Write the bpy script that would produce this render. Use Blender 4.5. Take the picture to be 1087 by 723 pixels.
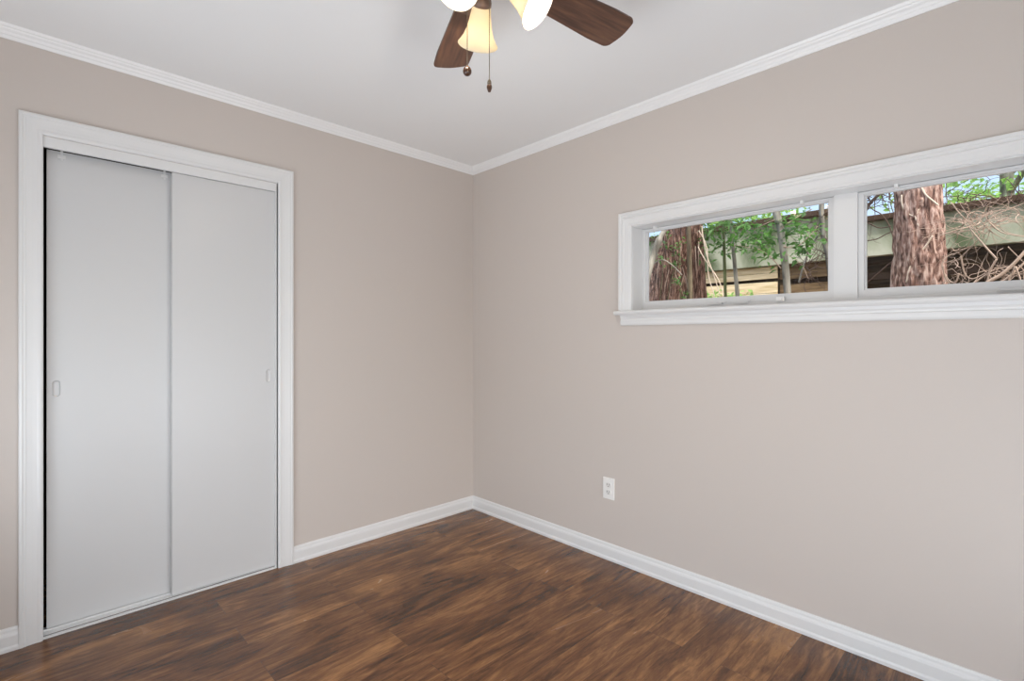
import bpy, bmesh, math, random
from mathutils import Vector, Matrix, noise
PI = math.pi
random.seed(7)
SC = bpy.context.scene
for o in list(bpy.data.objects): bpy.data.objects.remove(o)
COL = SC.collection

# ------------------------------------------------------------------ camera
F_PX = 533.0; YAW = math.atan(519.5/533); CAM = Vector((-2.313, -2.773, 1.22)); HORIZON = 358.2
cd = bpy.data.cameras.new('camera'); cam = bpy.data.objects.new('camera', cd); COL.objects.link(cam)
cam.location = CAM; cam.rotation_euler = (PI/2, 0, -YAW)
cd.sensor_width = 36; cd.lens = F_PX/1087*36; cd.shift_y = -(361.5-HORIZON)/1087; cd.clip_start = .02
SC.camera = cam
SC.cycles.diffuse_bounces = 10; SC.cycles.max_bounces = 14; SC.cycles.transparent_max_bounces = 16
FW = Vector((math.sin(YAW), math.cos(YAW), 0)); RT = Vector((math.cos(YAW), -math.sin(YAW), 0))
def at(px, py, X):            # survey helper: the point of the photo on the garden plane x = X
    d = FW + RT*((px-543.5)/F_PX); t = (X-CAM.x)/d.x
    p = CAM + d*t; p.z = CAM.z + (HORIZON-py)/F_PX*t
    return p

# ------------------------------------------------------------------ view, world, sun, fill lamps
SC.view_settings.view_transform = 'Standard'; SC.view_settings.look = 'None'
SC.view_settings.exposure = 0.03; SC.view_settings.gamma = 1.0; SC.view_settings.use_curve_mapping = False
w = bpy.data.worlds.new('sky'); SC.world = w; w.use_nodes = True
nt = w.node_tree; nt.nodes.clear()
sky = nt.nodes.new('ShaderNodeTexSky'); sky.sky_type = 'NISHITA'; sky.sun_disc = False
sky.sun_elevation = math.radians(52); sky.sun_rotation = math.radians(200); sky.dust_density = 6.0; sky.air_density = 1.0
bg = nt.nodes.new('ShaderNodeBackground'); bg.inputs['Strength'].default_value = 0.42
wo = nt.nodes.new('ShaderNodeOutputWorld')
nt.links.new(sky.outputs[0], bg.inputs[0]); nt.links.new(bg.outputs[0], wo.inputs[0])

def light(name, kind, loc, energy, color=(1,1,1), rot=(0,0,0), **kw):
    d = bpy.data.lights.new(name, kind); d.energy = energy; d.color = color
    for k, v in kw.items(): setattr(d, k, v)
    o = bpy.data.objects.new(name, d); COL.objects.link(o); o.location = loc; o.rotation_euler = rot
    return o
def aim(o, d): o.rotation_euler = Vector(d).to_track_quat('-Z', 'Y').to_euler()
sun = light('sun', 'SUN', (0,0,8), 2.6, (1,.95,.86), angle=math.radians(1.5)); aim(sun, (.42,-.50,-1.0))
LAMP_W = 4.4; LAMP_C = (1,.93,.82)       # each bulb of the ceiling fan
# fill lamps added inside the room, aimed upward, by the two added windows
l1 = light('fill_back', 'AREA', (-1.45,-3.52,.55), 20.5, (.89,.97,1.06), shape='RECTANGLE', size=2.2, size_y=.9); aim(l1, (-.08,1,.6))
l2 = light('fill_side', 'AREA', (-2.76,-1.70,.80), 34.5, (.90,.98,1.06), shape='RECTANGLE', size=2.2, size_y=.95); aim(l2, (1,.05,.66))

# ------------------------------------------------------------------ materials
def lin(r, g, b):
    f = lambda c: (c/255/12.92) if c/255 <= .04045 else ((c/255+.055)/1.055)**2.4
    return (f(r), f(g), f(b), 1)
def mat(name, col, rough=.5, metal=0, spec=.5):
    m = bpy.data.materials.new(name); m.use_nodes = True
    b = m.node_tree.nodes['Principled BSDF']
    b.inputs['Base Color'].default_value = col if len(col) == 4 else (*col, 1)
    b.inputs['Roughness'].default_value = rough; b.inputs['Metallic'].default_value = metal
    b.inputs['Specular IOR Level'].default_value = spec
    return m
def N(m, t, **kw):
    n = m.node_tree.nodes.new(t)
    for k, v in kw.items(): setattr(n, k, v)
    return n
def LK(m, a, b): m.node_tree.links.new(a, b)
def coords(m, scale=(1,1,1), rot=(0,0,0)):
    tc = N(m, 'ShaderNodeTexCoord'); mp = N(m, 'ShaderNodeMapping')
    mp.inputs['Scale'].default_value = scale; mp.inputs['Rotation'].default_value = rot
    LK(m, tc.outputs['Object'], mp.inputs[0]); return mp.outputs[0]
def ramp(m, src, stops):
    r = N(m, 'ShaderNodeValToRGB'); LK(m, src, r.inputs[0])
    e = r.color_ramp.elements
    while len(e) < len(stops): e.new(.5)
    for i, (p, c) in enumerate(stops): e[i].position = p; e[i].color = c
    return r.outputs[0]
def noisy(m, stops, scale, vec_scale=(1,1,1), detail=5, bump=0, dist=.01, distortion=0):
    nz = N(m, 'ShaderNodeTexNoise'); nz.inputs['Scale'].default_value = scale
    nz.inputs['Detail'].default_value = detail; nz.inputs['Distortion'].default_value = distortion
    LK(m, coords(m, vec_scale), nz.inputs['Vector'])
    b = m.node_tree.nodes['Principled BSDF']
    if stops: LK(m, ramp(m, nz.outputs['Fac'], stops), b.inputs['Base Color'])
    if bump:
        bp = N(m, 'ShaderNodeBump'); bp.inputs['Strength'].default_value = bump; bp.inputs['Distance'].default_value = dist
        LK(m, nz.outputs['Fac'], bp.inputs['Height']); LK(m, bp.outputs[0], b.inputs['Normal'])
    return m
M = {}
M['wall'] = noisy(mat('wall_paint', (.60,.545,.505), .55, spec=.25), None, 260, bump=.06, dist=.002)
M['ceil'] = noisy(mat('ceiling_paint', (.865,.87,.87), .8, spec=.15), None, 180, bump=.05, dist=.002)
M['trim'] = mat('white_trim_paint', (.745,.745,.742), .32, spec=.45)
M['crown'] = mat('lightened_trim_paint', (.86,.86,.86), .3, spec=.5)  # white trim paint, extra light on the crown put into its colour
M['door'] = noisy(mat('door_paint', (.625,.625,.625), .30, spec=.45), None, 30, bump=.04, dist=.002)
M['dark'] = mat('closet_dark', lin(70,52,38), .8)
M['track'] = mat('track_metal', lin(120,120,118), .4, .8)
M['plate'] = mat('outlet_plastic', (.86,.855,.84), .3)
M['slot'] = mat('outlet_slot', (.09,.09,.09), .6)
M['recept'] = mat('receptacle_plastic', (.76,.75,.73), .35)
M['sash'] = mat('sash_paint', (.70,.70,.70), .4)
M['brass'] = mat('aged_bronze', lin(110,78,52), .35, .8)
M['chrome'] = mat('chain_metal', lin(120,108,92), .35, .7)
M['fob'] = mat('walnut_fob', lin(72,44,28), .3)
M['brown'] = mat('bronze_fitting', lin(122,98,84), .4, .3)
# blade wood
m = mat('blade_walnut', lin(92,56,42), .38); M['blade'] = m
noisy(m, [(.3, lin(64,42,33)), (.55, lin(94,64,49)), (.8, lin(120,86,62))], 6, (1.2,14,14), detail=6, bump=.05, dist=.002)
# frosted glass shade: lets the bulb's light through
m = bpy.data.materials.new('frosted_shade'); m.use_nodes = True; M['shade'] = m
t = m.node_tree; t.nodes.clear()
tr = t.nodes.new('ShaderNodeBsdfTranslucent'); tr.inputs[0].default_value = (.34,.30,.215,1)
df = t.nodes.new('ShaderNodeBsdfDiffuse'); df.inputs[0].default_value = (.80,.76,.68,1)
em = t.nodes.new('ShaderNodeEmission'); em.inputs[0].default_value = (1,.86,.60,1); em.inputs[1].default_value = .12
mx = t.nodes.new('ShaderNodeMixShader'); mx.inputs[0].default_value = .55
ad = t.nodes.new('ShaderNodeAddShader'); ou = t.nodes.new('ShaderNodeOutputMaterial')
t.links.new(df.outputs[0], mx.inputs[1]); t.links.new(tr.outputs[0], mx.inputs[2])
t.links.new(mx.outputs[0], ad.inputs[0]); t.links.new(em.outputs[0], ad.inputs[1]); t.links.new(ad.outputs[0], ou.inputs[0])
m = bpy.data.materials.new('lit_bulb'); m.use_nodes = True; M['bulb'] = m
b = m.node_tree.nodes['Principled BSDF']; b.inputs['Emission Color'].default_value = (1,.82,.58,1); b.inputs['Emission Strength'].default_value = 22
# window glass: clear, mirrors faintly
m = bpy.data.materials.new('window_glass'); m.use_nodes = True; M['glass'] = m
t = m.node_tree; t.nodes.clear()
gl = t.nodes.new('ShaderNodeBsdfGlossy'); gl.inputs['Roughness'].default_value = 0.0
tp = t.nodes.new('ShaderNodeBsdfTransparent'); tp.inputs[0].default_value = (.97,.98,.97,1)
fr = t.nodes.new('ShaderNodeFresnel'); fr.inputs[0].default_value = 1.62
mx = t.nodes.new('ShaderNodeMixShader'); ou = t.nodes.new('ShaderNodeOutputMaterial')
t.links.new(fr.outputs[0], mx.inputs[0]); t.links.new(tp.outputs[0], mx.inputs[1]); t.links.new(gl.outputs[0], mx.inputs[2]); t.links.new(mx.outputs[0], ou.inputs[0])

# vinyl plank floor, planks run along x
def floor_material():
    m = mat('walnut_vinyl_plank', (.1,.06,.04), .3); b = m.node_tree.nodes['Principled BSDF']
    co = coords(m)
    br = N(m, 'ShaderNodeTexBrick', offset=.37, squash=1.0)
    LK(m, co, br.inputs['Vector'])
    br.inputs['Scale'].default_value = 1; br.inputs['Brick Width'].default_value = 1.22; br.inputs['Row Height'].default_value = .152
    br.inputs['Mortar Size'].default_value = .0007; br.inputs['Mortar Smooth'].default_value = .3; br.inputs['Bias'].default_value = 0
    br.inputs['Color1'].default_value = (0,0,0,1); br.inputs['Color2'].default_value = (1,1,1,1); br.inputs['Mortar'].default_value = (.5,.5,.5,1)
    # shift the grain from plank to plank
    sep = N(m, 'ShaderNodeSeparateColor'); LK(m, br.outputs['Color'], sep.inputs[0])
    off = N(m, 'ShaderNodeCombineXYZ')
    mu = N(m, 'ShaderNodeMath', operation='MULTIPLY'); mu.inputs[1].default_value = 7.3; LK(m, sep.outputs[0], mu.inputs[0])
    LK(m, mu.outputs[0], off.inputs[0]); LK(m, mu.outputs[0], off.inputs[2])
    va = N(m, 'ShaderNodeVectorMath', operation='ADD'); LK(m, co, va.inputs[0]); LK(m, off.outputs[0], va.inputs[1])
    def nz(scale, vs, det, dis, rough=.6):
        mp = N(m, 'ShaderNodeMapping'); mp.inputs['Scale'].default_value = vs; LK(m, va.outputs[0], mp.inputs[0])
        n = N(m, 'ShaderNodeTexNoise'); n.inputs['Scale'].default_value = scale; n.inputs['Detail'].default_value = det
        n.inputs['Distortion'].default_value = dis; n.inputs['Roughness'].default_value = rough
        LK(m, mp.outputs[0], n.inputs['Vector']); return n.outputs['Fac']
    broad = nz(1.3, (1,3.4,1), 4, 1.8); fine = nz(3.4, (1,9,1), 7, 1.6, .66); hair = nz(22, (1,9,1), 6, 1.6, .75)
    def mth(op, a, bb):
        q = N(m, 'ShaderNodeMath', operation=op)
        for i, v in enumerate((a, bb)):
            if isinstance(v, (int, float)): q.inputs[i].default_value = v
            else: LK(m, v, q.inputs[i])
        return q.outputs[0]
    s = mth('ADD', mth('MULTIPLY', broad, .62), mth('MULTIPLY', fine, .58))
    s = mth('ADD', s, mth('MULTIPLY', hair, .26))
    s = mth('ADD', s, mth('MULTIPLY', mth('SUBTRACT', sep.outputs[0], .5), .11))
    c = ramp(m, s, [(.50, lin(44,27,18)), (.63, lin(80,51,32)), (.75, lin(114,76,47)), (.90, lin(156,112,70))])
    dk = N(m, 'ShaderNodeMixRGB', blend_type='MULTIPLY'); dk.inputs[2].default_value = (.35,.33,.32,1)
    LK(m, br.outputs['Fac'], dk.inputs[0]); LK(m, c, dk.inputs[1]); LK(m, dk.outputs[0], b.inputs['Base Color'])
    r = mth('ADD', mth('MULTIPLY', broad, .08), .22); LK(m, r, b.inputs['Roughness'])
    bp = N(m, 'ShaderNodeBump'); bp.inputs['Strength'].default_value = .04; bp.inputs['Distance'].default_value = .003
    LK(m, fine, bp.inputs['Height']); LK(m, bp.outputs[0], b.inputs['Normal'])
    b.inputs['Specular IOR Level'].default_value = .5
    return m
M['floor'] = floor_material()
# garden materials
def bark(name, a, bcol, c, vs=(9,9,1.6), sc=5):
    m = mat(name, bcol, .9, spec=.15)
    noisy(m, [(.34, a), (.5, bcol), (.68, c)], sc, vs, detail=9, bump=.7, dist=.02, distortion=.4); return m
M['bark_red'] = bark('shaggy_red_bark', lin(30,19,17), lin(96,68,58), lin(176,150,138), (16,16,2.0))
M['bark_plate'] = bark('plated_brown_bark', lin(56,38,32), lin(134,106,96), lin(192,172,162), (10,10,2.6), 5)
M['bark_grey'] = bark('smooth_grey_bark', lin(92,92,86), lin(132,132,124), lin(168,168,160), (4,4,1), 4)
M['bark_brown'] = bark('grey_brown_bark', lin(66,60,50), lin(100,92,76), lin(134,126,108), (4,4,1), 4)
M['bark_green'] = bark('green_stem', lin(50,62,38), lin(76,88,56), lin(110,118,84), (4,4,1), 4)
M['twig'] = mat('dry_twig', lin(168,150,136), .8); M['twig_dark'] = mat('dark_twig', lin(84,66,56), .8)
M['vine'] = mat('pale_vine', lin(205,192,176), .8)
def leafm(name, c1, c2):
    m = mat(name, c1, .45); b = m.node_tree.nodes['Principled BSDF']
    noisy(m, [(.35, c1), (.65, c2)], 5, detail=2)
    out = m.node_tree.nodes['Material Output']
    tl = N(m, 'ShaderNodeBsdfTranslucent'); tl.inputs[0].default_value = c2
    mx = N(m, 'ShaderNodeMixShader'); mx.inputs[0].default_value = .4
    LK(m, b.outputs[0], mx.inputs[1]); LK(m, tl.outputs[0], mx.inputs[2]); LK(m, mx.outputs[0], out.inputs[0]); return m
M['leaf'] = leafm('green_leaf', lin(42,84,38), lin(98,152,74))
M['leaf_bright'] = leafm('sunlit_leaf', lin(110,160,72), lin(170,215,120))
m = mat('mossy_fascia', lin(170,180,165), .85, spec=.1); M['fascia'] = m
noisy(m, [(.32, lin(84,98,72)), (.47, lin(146,154,134)), (.70, lin(190,194,180))], 2.2, (1,1,.8), detail=8, distortion=.6)
m = mat('shaded_timber', lin(70,60,44), .85, spec=.1); M['timber_shaded'] = m  # shelter timber under the roof, its shade put into the colour
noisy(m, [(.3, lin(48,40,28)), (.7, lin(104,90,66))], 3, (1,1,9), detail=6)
m = mat('sunlit_timber', lin(200,182,146), .85, spec=.1); M['timber'] = m  # left boards of the shelter, sunlight put into the colour
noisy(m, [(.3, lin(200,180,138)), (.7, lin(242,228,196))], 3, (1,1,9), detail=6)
m = mat('half_shaded_timber', lin(120,100,74), .85, spec=.1); M['timber_half_shaded'] = m  # boards beside the sunlit ones, partial shade put into the colour
noisy(m, [(.3, lin(84,68,48)), (.7, lin(142,120,90))], 3, (1,1,9), detail=6)
M['rusty'] = mat('weathered_edge', lin(70,56,46), .9, spec=.1)
m = mat('leaf_litter', lin(96,76,52), .95, spec=.1); M['ground'] = m
noisy(m, [(.3, lin(58,46,32)), (.55, lin(112,88,60)), (.75, lin(86,98,54))], 9, detail=8)
M['stucco'] = mat('exterior_paint', lin(190,186,176), .9)

# ------------------------------------------------------------------ helpers
def obj(name, bm, m, parent=None, smooth=False):
    me = bpy.data.meshes.new(name)
    bmesh.ops.recalc_face_normals(bm, faces=bm.faces[:])
    bm.to_mesh(me); bm.free()
    me.materials.append(M[m] if isinstance(m, str) else m)
    if smooth:
        for p in me.polygons: p.use_smooth = True
    o = bpy.data.objects.new(name, me); COL.objects.link(o)
    if parent: o.parent = parent
    return o
def tag(o, label, cat, group=None, kind=None):
    o['label'] = label; o['category'] = cat
    if group: o['group'] = group
    if kind: o['kind'] = kind
    return o
def empty(name, loc=(0,0,0), rz=0):
    o = bpy.data.objects.new(name, None); COL.objects.link(o); o.location = loc; o.rotation_euler = (0,0,rz); o.empty_display_size = .05
    return o
def box(bm, x0, x1, y0, y1, z0, z1, bev=0):
    v = [bm.verts.new((x, y, z)) for x in (x0, x1) for y in (y0, y1) for z in (z0, z1)]
    fs = [bm.faces.new([v[i] for i in q]) for q in ((0,1,3,2),(4,6,7,5),(0,4,5,1),(2,3,7,6),(0,2,6,4),(1,5,7,3))]
    if bev:
        es = list({e for f in fs for e in f.edges})
        bmesh.ops.bevel(bm, geom=es, offset=bev, segments=2, affect='EDGES', profile=.7)
    return bm
def B(*a, bev=0): return box(bmesh.new(), *a, bev=bev)
def sweep(bm, profile, pts, closed_prof=True):
    """profile: list of (u,v); pts: list of (origin, uaxis, vaxis) frames; joins consecutive sections"""
    rings = [[bm.verts.new(o + U*u + V*v) for (u, v) in profile] for (o, U, V) in pts]
    n = len(profile)
    for a, b in zip(rings, rings[1:]):
        for i in range(n if closed_prof else n-1):
            j = (i+1) % n; bm.faces.new((a[i], a[j], b[j], b[i]))
    if closed_prof:
        bm.faces.new(rings[0]); bm.faces.new(rings[-1][::-1])
    return bm
def lathe(bm, prof, n=32, mtx=Matrix()):
    rings = []
    for (r, z) in prof:
        rings.append([bm.verts.new(mtx @ Vector((r*math.cos(2*PI*i/n), r*math.sin(2*PI*i/n), z))) for i in range(n)])
    for a, b in zip(rings, rings[1:]):
        for i in range(n): bm.faces.new((a[i], a[(i+1)%n], b[(i+1)%n], b[i]))
    return bm, rings
def tube(bm, pts, radii, n=8, cap=True, rnd=0):
    pts = [Vector(p) for p in pts]
    if isinstance(radii, (int, float)): radii = [radii]*len(pts)
    rings = []; up = Vector((.13,.27,1)).normalized(); prev = None
    for i, p in enumerate(pts):
        d = (pts[min(i+1, len(pts)-1)] - pts[max(i-1, 0)]).normalized()
        a = prev - d*prev.dot(d) if prev is not None else d.cross(up if abs(d.dot(up)) < .9 else Vector((1,0,0)))
        a.normalize(); prev = a; b = d.cross(a)
        rings.append([bm.verts.new(p + (a*math.cos(2*PI*k/n) + b*math.sin(2*PI*k/n))*radii[i]*(1+(random.random()-.5)*rnd)) for k in range(n)])
    for r, s in zip(rings, rings[1:]):
        for k in range(n): bm.faces.new((r[k], r[(k+1)%n], s[(k+1)%n], s[k]))
    if cap: bm.faces.new(rings[0][::-1]); bm.faces.new(rings[-1])
    return bm
def spline(pts, k=6):
    P = [Vector(p) for p in pts]; out = []
    for i in range(len(P)-1):
        a = P[max(i-1,0)]; b = P[i]; c = P[i+1]; d = P[min(i+2,len(P)-1)]
        for j in range(k):
            t = j/k; out.append(.5*((2*b)+(c-a)*t+(2*a-5*b+4*c-d)*t*t+(3*b-a-3*c+d)*t**3))
    out.append(P[-1]); return out

# ------------------------------------------------------------------ room shell
X0, Y0, H, T = -2.84, -3.60, 2.43, .16          # room: x X0..0, y Y0..0
CL, CR, CT = -2.254, -1.350, 2.036               # closet opening
WN, WF, WB, WT = -3.193, -1.313, 1.345, 1.807    # window opening (near y, far y, bottom, top)
S = 'structure'
tag(obj('floor', B(X0-T, T, Y0-T, .75, -.15, 0), 'floor'), 'dark walnut brown wood plank floor running the length of the room', 'floor', kind=S)
tag(obj('ceiling', B(X0-T, T+.35, Y0-T-.35, .95, H, H+.22), 'ceil'), 'plain white painted ceiling above the fan and crown moulding', 'ceiling', kind=S)
bm = bmesh.new()
box(bm, X0-T, CL, 0, .10, 0, H); box(bm, CR, T, 0, .10, 0, H); box(bm, CL, CR, 0, .10, CT, H)
tag(obj('wall_left', bm, 'wall'), 'beige painted wall around the white closet doors', 'wall', kind=S)
bm = bmesh.new()
box(bm, 0, T, WF, .75, 0, H); box(bm, 0, T, Y0-T, WN, 0, H); box(bm, 0, T, WN, WF, 0, WB); box(bm, 0, T, WN, WF, WT, H)
tag(obj('wall_right', bm, 'wall'), 'beige painted wall holding the long high window and the outlet', 'wall', kind=S)
BW = (-2.55, -.35, .06, 2.03)                     # opening of the added back window: x0 x1 z0 z1
bm = bmesh.new()
box(bm, X0-T, BW[0], Y0-T, Y0, 0, H); box(bm, BW[1], 0, Y0-T, Y0, 0, H); box(bm, BW[0], BW[1], Y0-T, Y0, 0, BW[2]); box(bm, BW[0], BW[1], Y0-T, Y0, BW[3], H)
tag(obj('wall_back', bm, 'wall'), 'beige painted wall behind the viewer, with an added unseen window', 'wall', kind=S)
SW = (-2.75, -.45, .30, 1.32)  # opening of the added side window
bm = bmesh.new()
box(bm, X0-T, X0, Y0, SW[0], 0, H); box(bm, X0-T, X0, SW[1], 0, 0, H); box(bm, X0-T, X0, SW[0], SW[1], 0, SW[2]); box(bm, X0-T, X0, SW[0], SW[1], SW[3], H)
tag(obj('wall_side', bm, 'wall'), 'beige painted side wall to the left of the viewer', 'wall', kind=S)
# closet recess
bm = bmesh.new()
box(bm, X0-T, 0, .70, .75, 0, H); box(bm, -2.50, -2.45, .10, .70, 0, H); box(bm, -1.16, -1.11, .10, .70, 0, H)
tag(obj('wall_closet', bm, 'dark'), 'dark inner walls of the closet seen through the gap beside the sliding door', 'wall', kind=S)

# baseboards: profile (distance from wall, height)
BP = [(0,0),(.019,0),(.019,.012),(.0145,.020),(.0145,.058),(.0125,.066),(.0085,.072),(.0075,.080),(.004,.087),(0,.088)]
def along(bm, prof, a, b, nrm, up=Vector((0,0,1)), ma=0, mb=0):
    """straight moulding from a to b, mitred ends (ma, mb: slide per unit of projection along a->b)"""
    a = Vector(a); b = Vector(b); nrm = Vector(nrm); d = (b-a).normalized()
    r0 = [bm.verts.new(a + nrm*u + up*v + d*(u*ma)) for u, v in prof]
    r1 = [bm.verts.new(b + nrm*u + up*v - d*(u*mb)) for u, v in prof]
    n = len(prof)
    for i in range(n): j = (i+1)%n; bm.faces.new((r0[i], r0[j], r1[j], r1[i]))
    bm.faces.new(r0); bm.faces.new(r1[::-1]); return bm
bm = bmesh.new(); along(bm, BP, (-1.268,0,0), (0,0,0), (0,-1,0), mb=1)
tag(obj('baseboard_left', bm, 'trim'), 'white baseboard between the closet casing and the room corner', 'baseboard', kind=S)
bm = bmesh.new(); along(bm, BP, (X0,0,0), (-2.324,0,0), (0,-1,0), ma=1)
tag(obj('baseboard_closet', bm, 'trim'), 'short piece of white baseboard to the left of the closet casing', 'baseboard', kind=S)
bm = bmesh.new(); along(bm, BP, (0,0,0), (0,Y0,0), (-1,0,0), ma=1, mb=1)
tag(obj('baseboard_right', bm, 'trim'), 'long white baseboard below the window and outlet wall', 'baseboard', kind=S)
bm = bmesh.new(); along(bm, BP, (X0,Y0,0), (0,Y0,0), (0,1,0), ma=1, mb=1)
tag(obj('baseboard_back', bm, 'trim'), 'white baseboard on the wall behind the viewer', 'baseboard', kind=S)
bm = bmesh.new(); along(bm, BP, (X0,Y0,0), (X0,0,0), (1,0,0), ma=1, mb=1)
tag(obj('baseboard_side', bm, 'trim'), 'white baseboard on the side wall left of the viewer', 'baseboard', kind=S)
# crown moulding: (distance from wall, height below ceiling)
CP = [(0,-.048),(.005,-.048),(.008,-.040),(.010,-.036),(.013,-.034),(.017,-.025),(.024,-.018),(.027,-.012),(.031,-.010),(.034,-.004),(.036,0),(0,0)]
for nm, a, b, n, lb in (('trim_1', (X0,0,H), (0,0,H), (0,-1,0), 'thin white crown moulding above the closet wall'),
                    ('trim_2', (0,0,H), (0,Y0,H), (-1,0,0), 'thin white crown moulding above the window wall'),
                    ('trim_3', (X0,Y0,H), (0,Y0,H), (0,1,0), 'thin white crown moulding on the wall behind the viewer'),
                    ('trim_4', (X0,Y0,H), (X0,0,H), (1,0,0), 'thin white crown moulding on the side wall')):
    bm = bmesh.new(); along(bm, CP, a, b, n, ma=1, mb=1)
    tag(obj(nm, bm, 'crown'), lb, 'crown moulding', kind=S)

# ------------------------------------------------------------------ closet: casing, header, tracks, sliding doors
def casing_piece(bm, prof, outer_a, outer_b, inward, nrm, mi_a=1, mi_b=1):
    """prof: (u inward from outer edge, v proud of the wall)"""
    a = Vector(outer_a); b = Vector(outer_b); inward = Vector(inward); nrm = Vector(nrm); d = (b-a).normalized()
    r0 = [bm.verts.new(a + inward*u + nrm*v + d*u*mi_a) for u, v in prof]
    r1 = [bm.verts.new(b + inward*u + nrm*v - d*u*mi_b) for u, v in prof]
    n = len(prof)
    for i in range(n): j = (i+1)%n; bm.faces.new((r0[i], r0[j], r1[j], r1[i]))
    bm.faces.new(r0); bm.faces.new(r1[::-1])
def cas_prof(w): return [(0,0),(0,.016),(.002,.019),(.010,.020),(.014,.0175),(.020,.0175),(.030,.0155),(.045,.0135),(w-.018,.013),(w-.012,.0145),(w-.006,.0135),(w-.001,.011),(w,.009),(w,0)]
cf = empty('trim_5', (-1.80,0,0)); tag(cf, 'white casing, header and tracks framing the closet opening', 'door casing', kind=S)
def child(name, bm, m, parent, smooth=False):
    bmesh.ops.translate(bm, verts=bm.verts[:], vec=-parent.location) if parent.parent is None else None
    return obj(name, bm, m, parent, smooth)
pr = cas_prof(.077)
for nm, a, b, inw, ma, mb in (('casing_side', (-2.325,0,0), (-2.325,0,2.113), (1,0,0), 0, 1), ('casing_side', (-1.268,0,0), (-1.268,0,2.113), (-1,0,0), 0, 1),
                         ('casing_head', (-2.325,0,2.113), (-1.268,0,2.113), (0,0,-1), 1, 1)):
    bm = bmesh.new(); casing_piece(bm, pr, a, b, inw, (0,-1,0), ma, mb)
    if a[0] < -2:                              # the left leg is a little narrower
        for v in bm.verts:
            if -2.300 < v.co.x < -2.20: v.co.x -= .006
    child(nm, bm, 'trim', cf)
child('header_board', B(CL, CR, .004, .018, 1.993, CT+.002), 'trim', cf)
child('side_jamb', B(CL-.012, CL+.001, .0, .10, 0, CT), 'trim', cf); child('side_jamb', B(CR-.004, CR+.012, 0, .10, 0, CT), 'trim', cf)
bm = bmesh.new(); box(bm, CL, CR, .020, .095, 2.020, 2.034); box(bm, CL, CR, .054, .058, 2.003, 2.030)
child('top_track', bm, 'track', cf)
bm = bmesh.new(); box(bm, CL, CR, -.004, .0125, 0, .006, bev=.0015); box(bm, CL, CR, .022, .054, 0, .007); box(bm, CL, CR, .0535, .0565, 0, .013); box(bm, CL, CR, .064, .095, 0, .007)
child('floor_track', bm, 'trim', cf)
bm = bmesh.new(); box(bm, CL, CR, .0126, .0219, 0, .0045); box(bm, CL, CR, .0566, .0639, 0, .0065)
child('track_groove', bm, 'dark', cf)
def pull(bm_x, y, z, parent):
    # recessed oval finger pull: rim, bowl
    b2 = bmesh.new(); n = 28; w_, h_ = .0125, .034
    def ring(k, dy):
        out = []
        for i in range(n):
            a = 2*PI*i/n; cx = k*w_*math.cos(a); cz = k*w_*math.sin(a) + (h_-w_)*(1 if math.sin(a) > 0 else -1)
            out.append(b2.verts.new((bm_x+cx, y+dy, z+cz)))
        return out
    rs = [ring(1.10,-.0001), ring(1.06,-.0012), ring(.98,-.0012), ring(.94,.0035), ring(.80,.0060), ring(.30,.0065)]
    for a, b in zip(rs, rs[1:]):
        for i in range(n): b2.faces.new((a[i], a[(i+1)%n], b[(i+1)%n], b[i]))
    b2.faces.new(rs[-1])
    return child('finger_pull', b2, 'door', parent, True)
def slab(x0, x1, y0, y1, z0, z1, px_, pz_):
    # door leaf whose front face is cut out for the oval finger pull
    bm = box(bmesh.new(), x0, x1, y0, y1, z0, z1)
    ff = [f for f in bm.faces if all(abs(v.co.y-y0) < 1e-6 for v in f.verts)]
    bmesh.ops.delete(bm, geom=ff, context='FACES_ONLY')
    c = sorted([v for v in bm.verts if abs(v.co.y-y0) < 1e-6], key=lambda v: (v.co.x > (x0+x1)/2, v.co.z))
    bl, tl, br, tr_ = c; n = 28; w_, h_ = .0125, .034; hole = []
    for i in range(n):
        a = 2*PI*i/n; hole.append(bm.verts.new((px_+w_*math.cos(a), y0, pz_+w_*math.sin(a)+(h_-w_)*(1 if math.sin(a) > 0 else -1))))
    quad = [(0, n//4, br, tr_, 'r')]
    q = n//4
    def fan_(corner_a, corner_b, idx):
        vs = [corner_a] + [hole[i % n] for i in idx] + [corner_b]; bm.faces.new(vs)
    fan_(tr_, tl, range(q-2, q+3)); fan_(tl, bl, range(q+2, 3*q-1)); fan_(bl, br, range(3*q-2, 3*q+3)); fan_(br, tr_, range(3*q+2, 4*q+q-1))
    return bm
d1 = empty('door_1', (-2.02,.0785,.013)); tag(d1, 'white flush sliding closet door, left and rear of the pair', 'closet door', kind=S)
child('door_slab', slab(-2.2415, -1.790, .062, .095, .012, 2.000, -2.212, 1.006), 'door', d1)
pull(-2.212, .062, 1.006, d1)
for rx in (-2.195, -1.835):
    bm = bmesh.new(); box(bm, rx-.013, rx+.013, .0585, .062, 1.972, 1.986, bev=.001); box(bm, rx-.004, rx+.004, .0595, .0615, 1.985, 2.012)
    m4 = Matrix.Translation((rx,.060,1.966)) @ Matrix.Rotation(PI/2, 4, 'X'); b3, rg = lathe(bm, [(.0001,.004),(.004,.004),(.004,0)], 12, m4)
    child('roller_hanger', bm, 'trim', d1)
d2 = empty('door_2', (-1.58,.038,.013)); tag(d2, 'white flush sliding closet door, right and front of the pair', 'closet door', kind=S)
child('door_slab', slab(-1.812, -1.351, .019, .054, .010, 1.992, -1.385, 1.018), 'door', d2)
pull(-1.385, .019, 1.018, d2)

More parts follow.
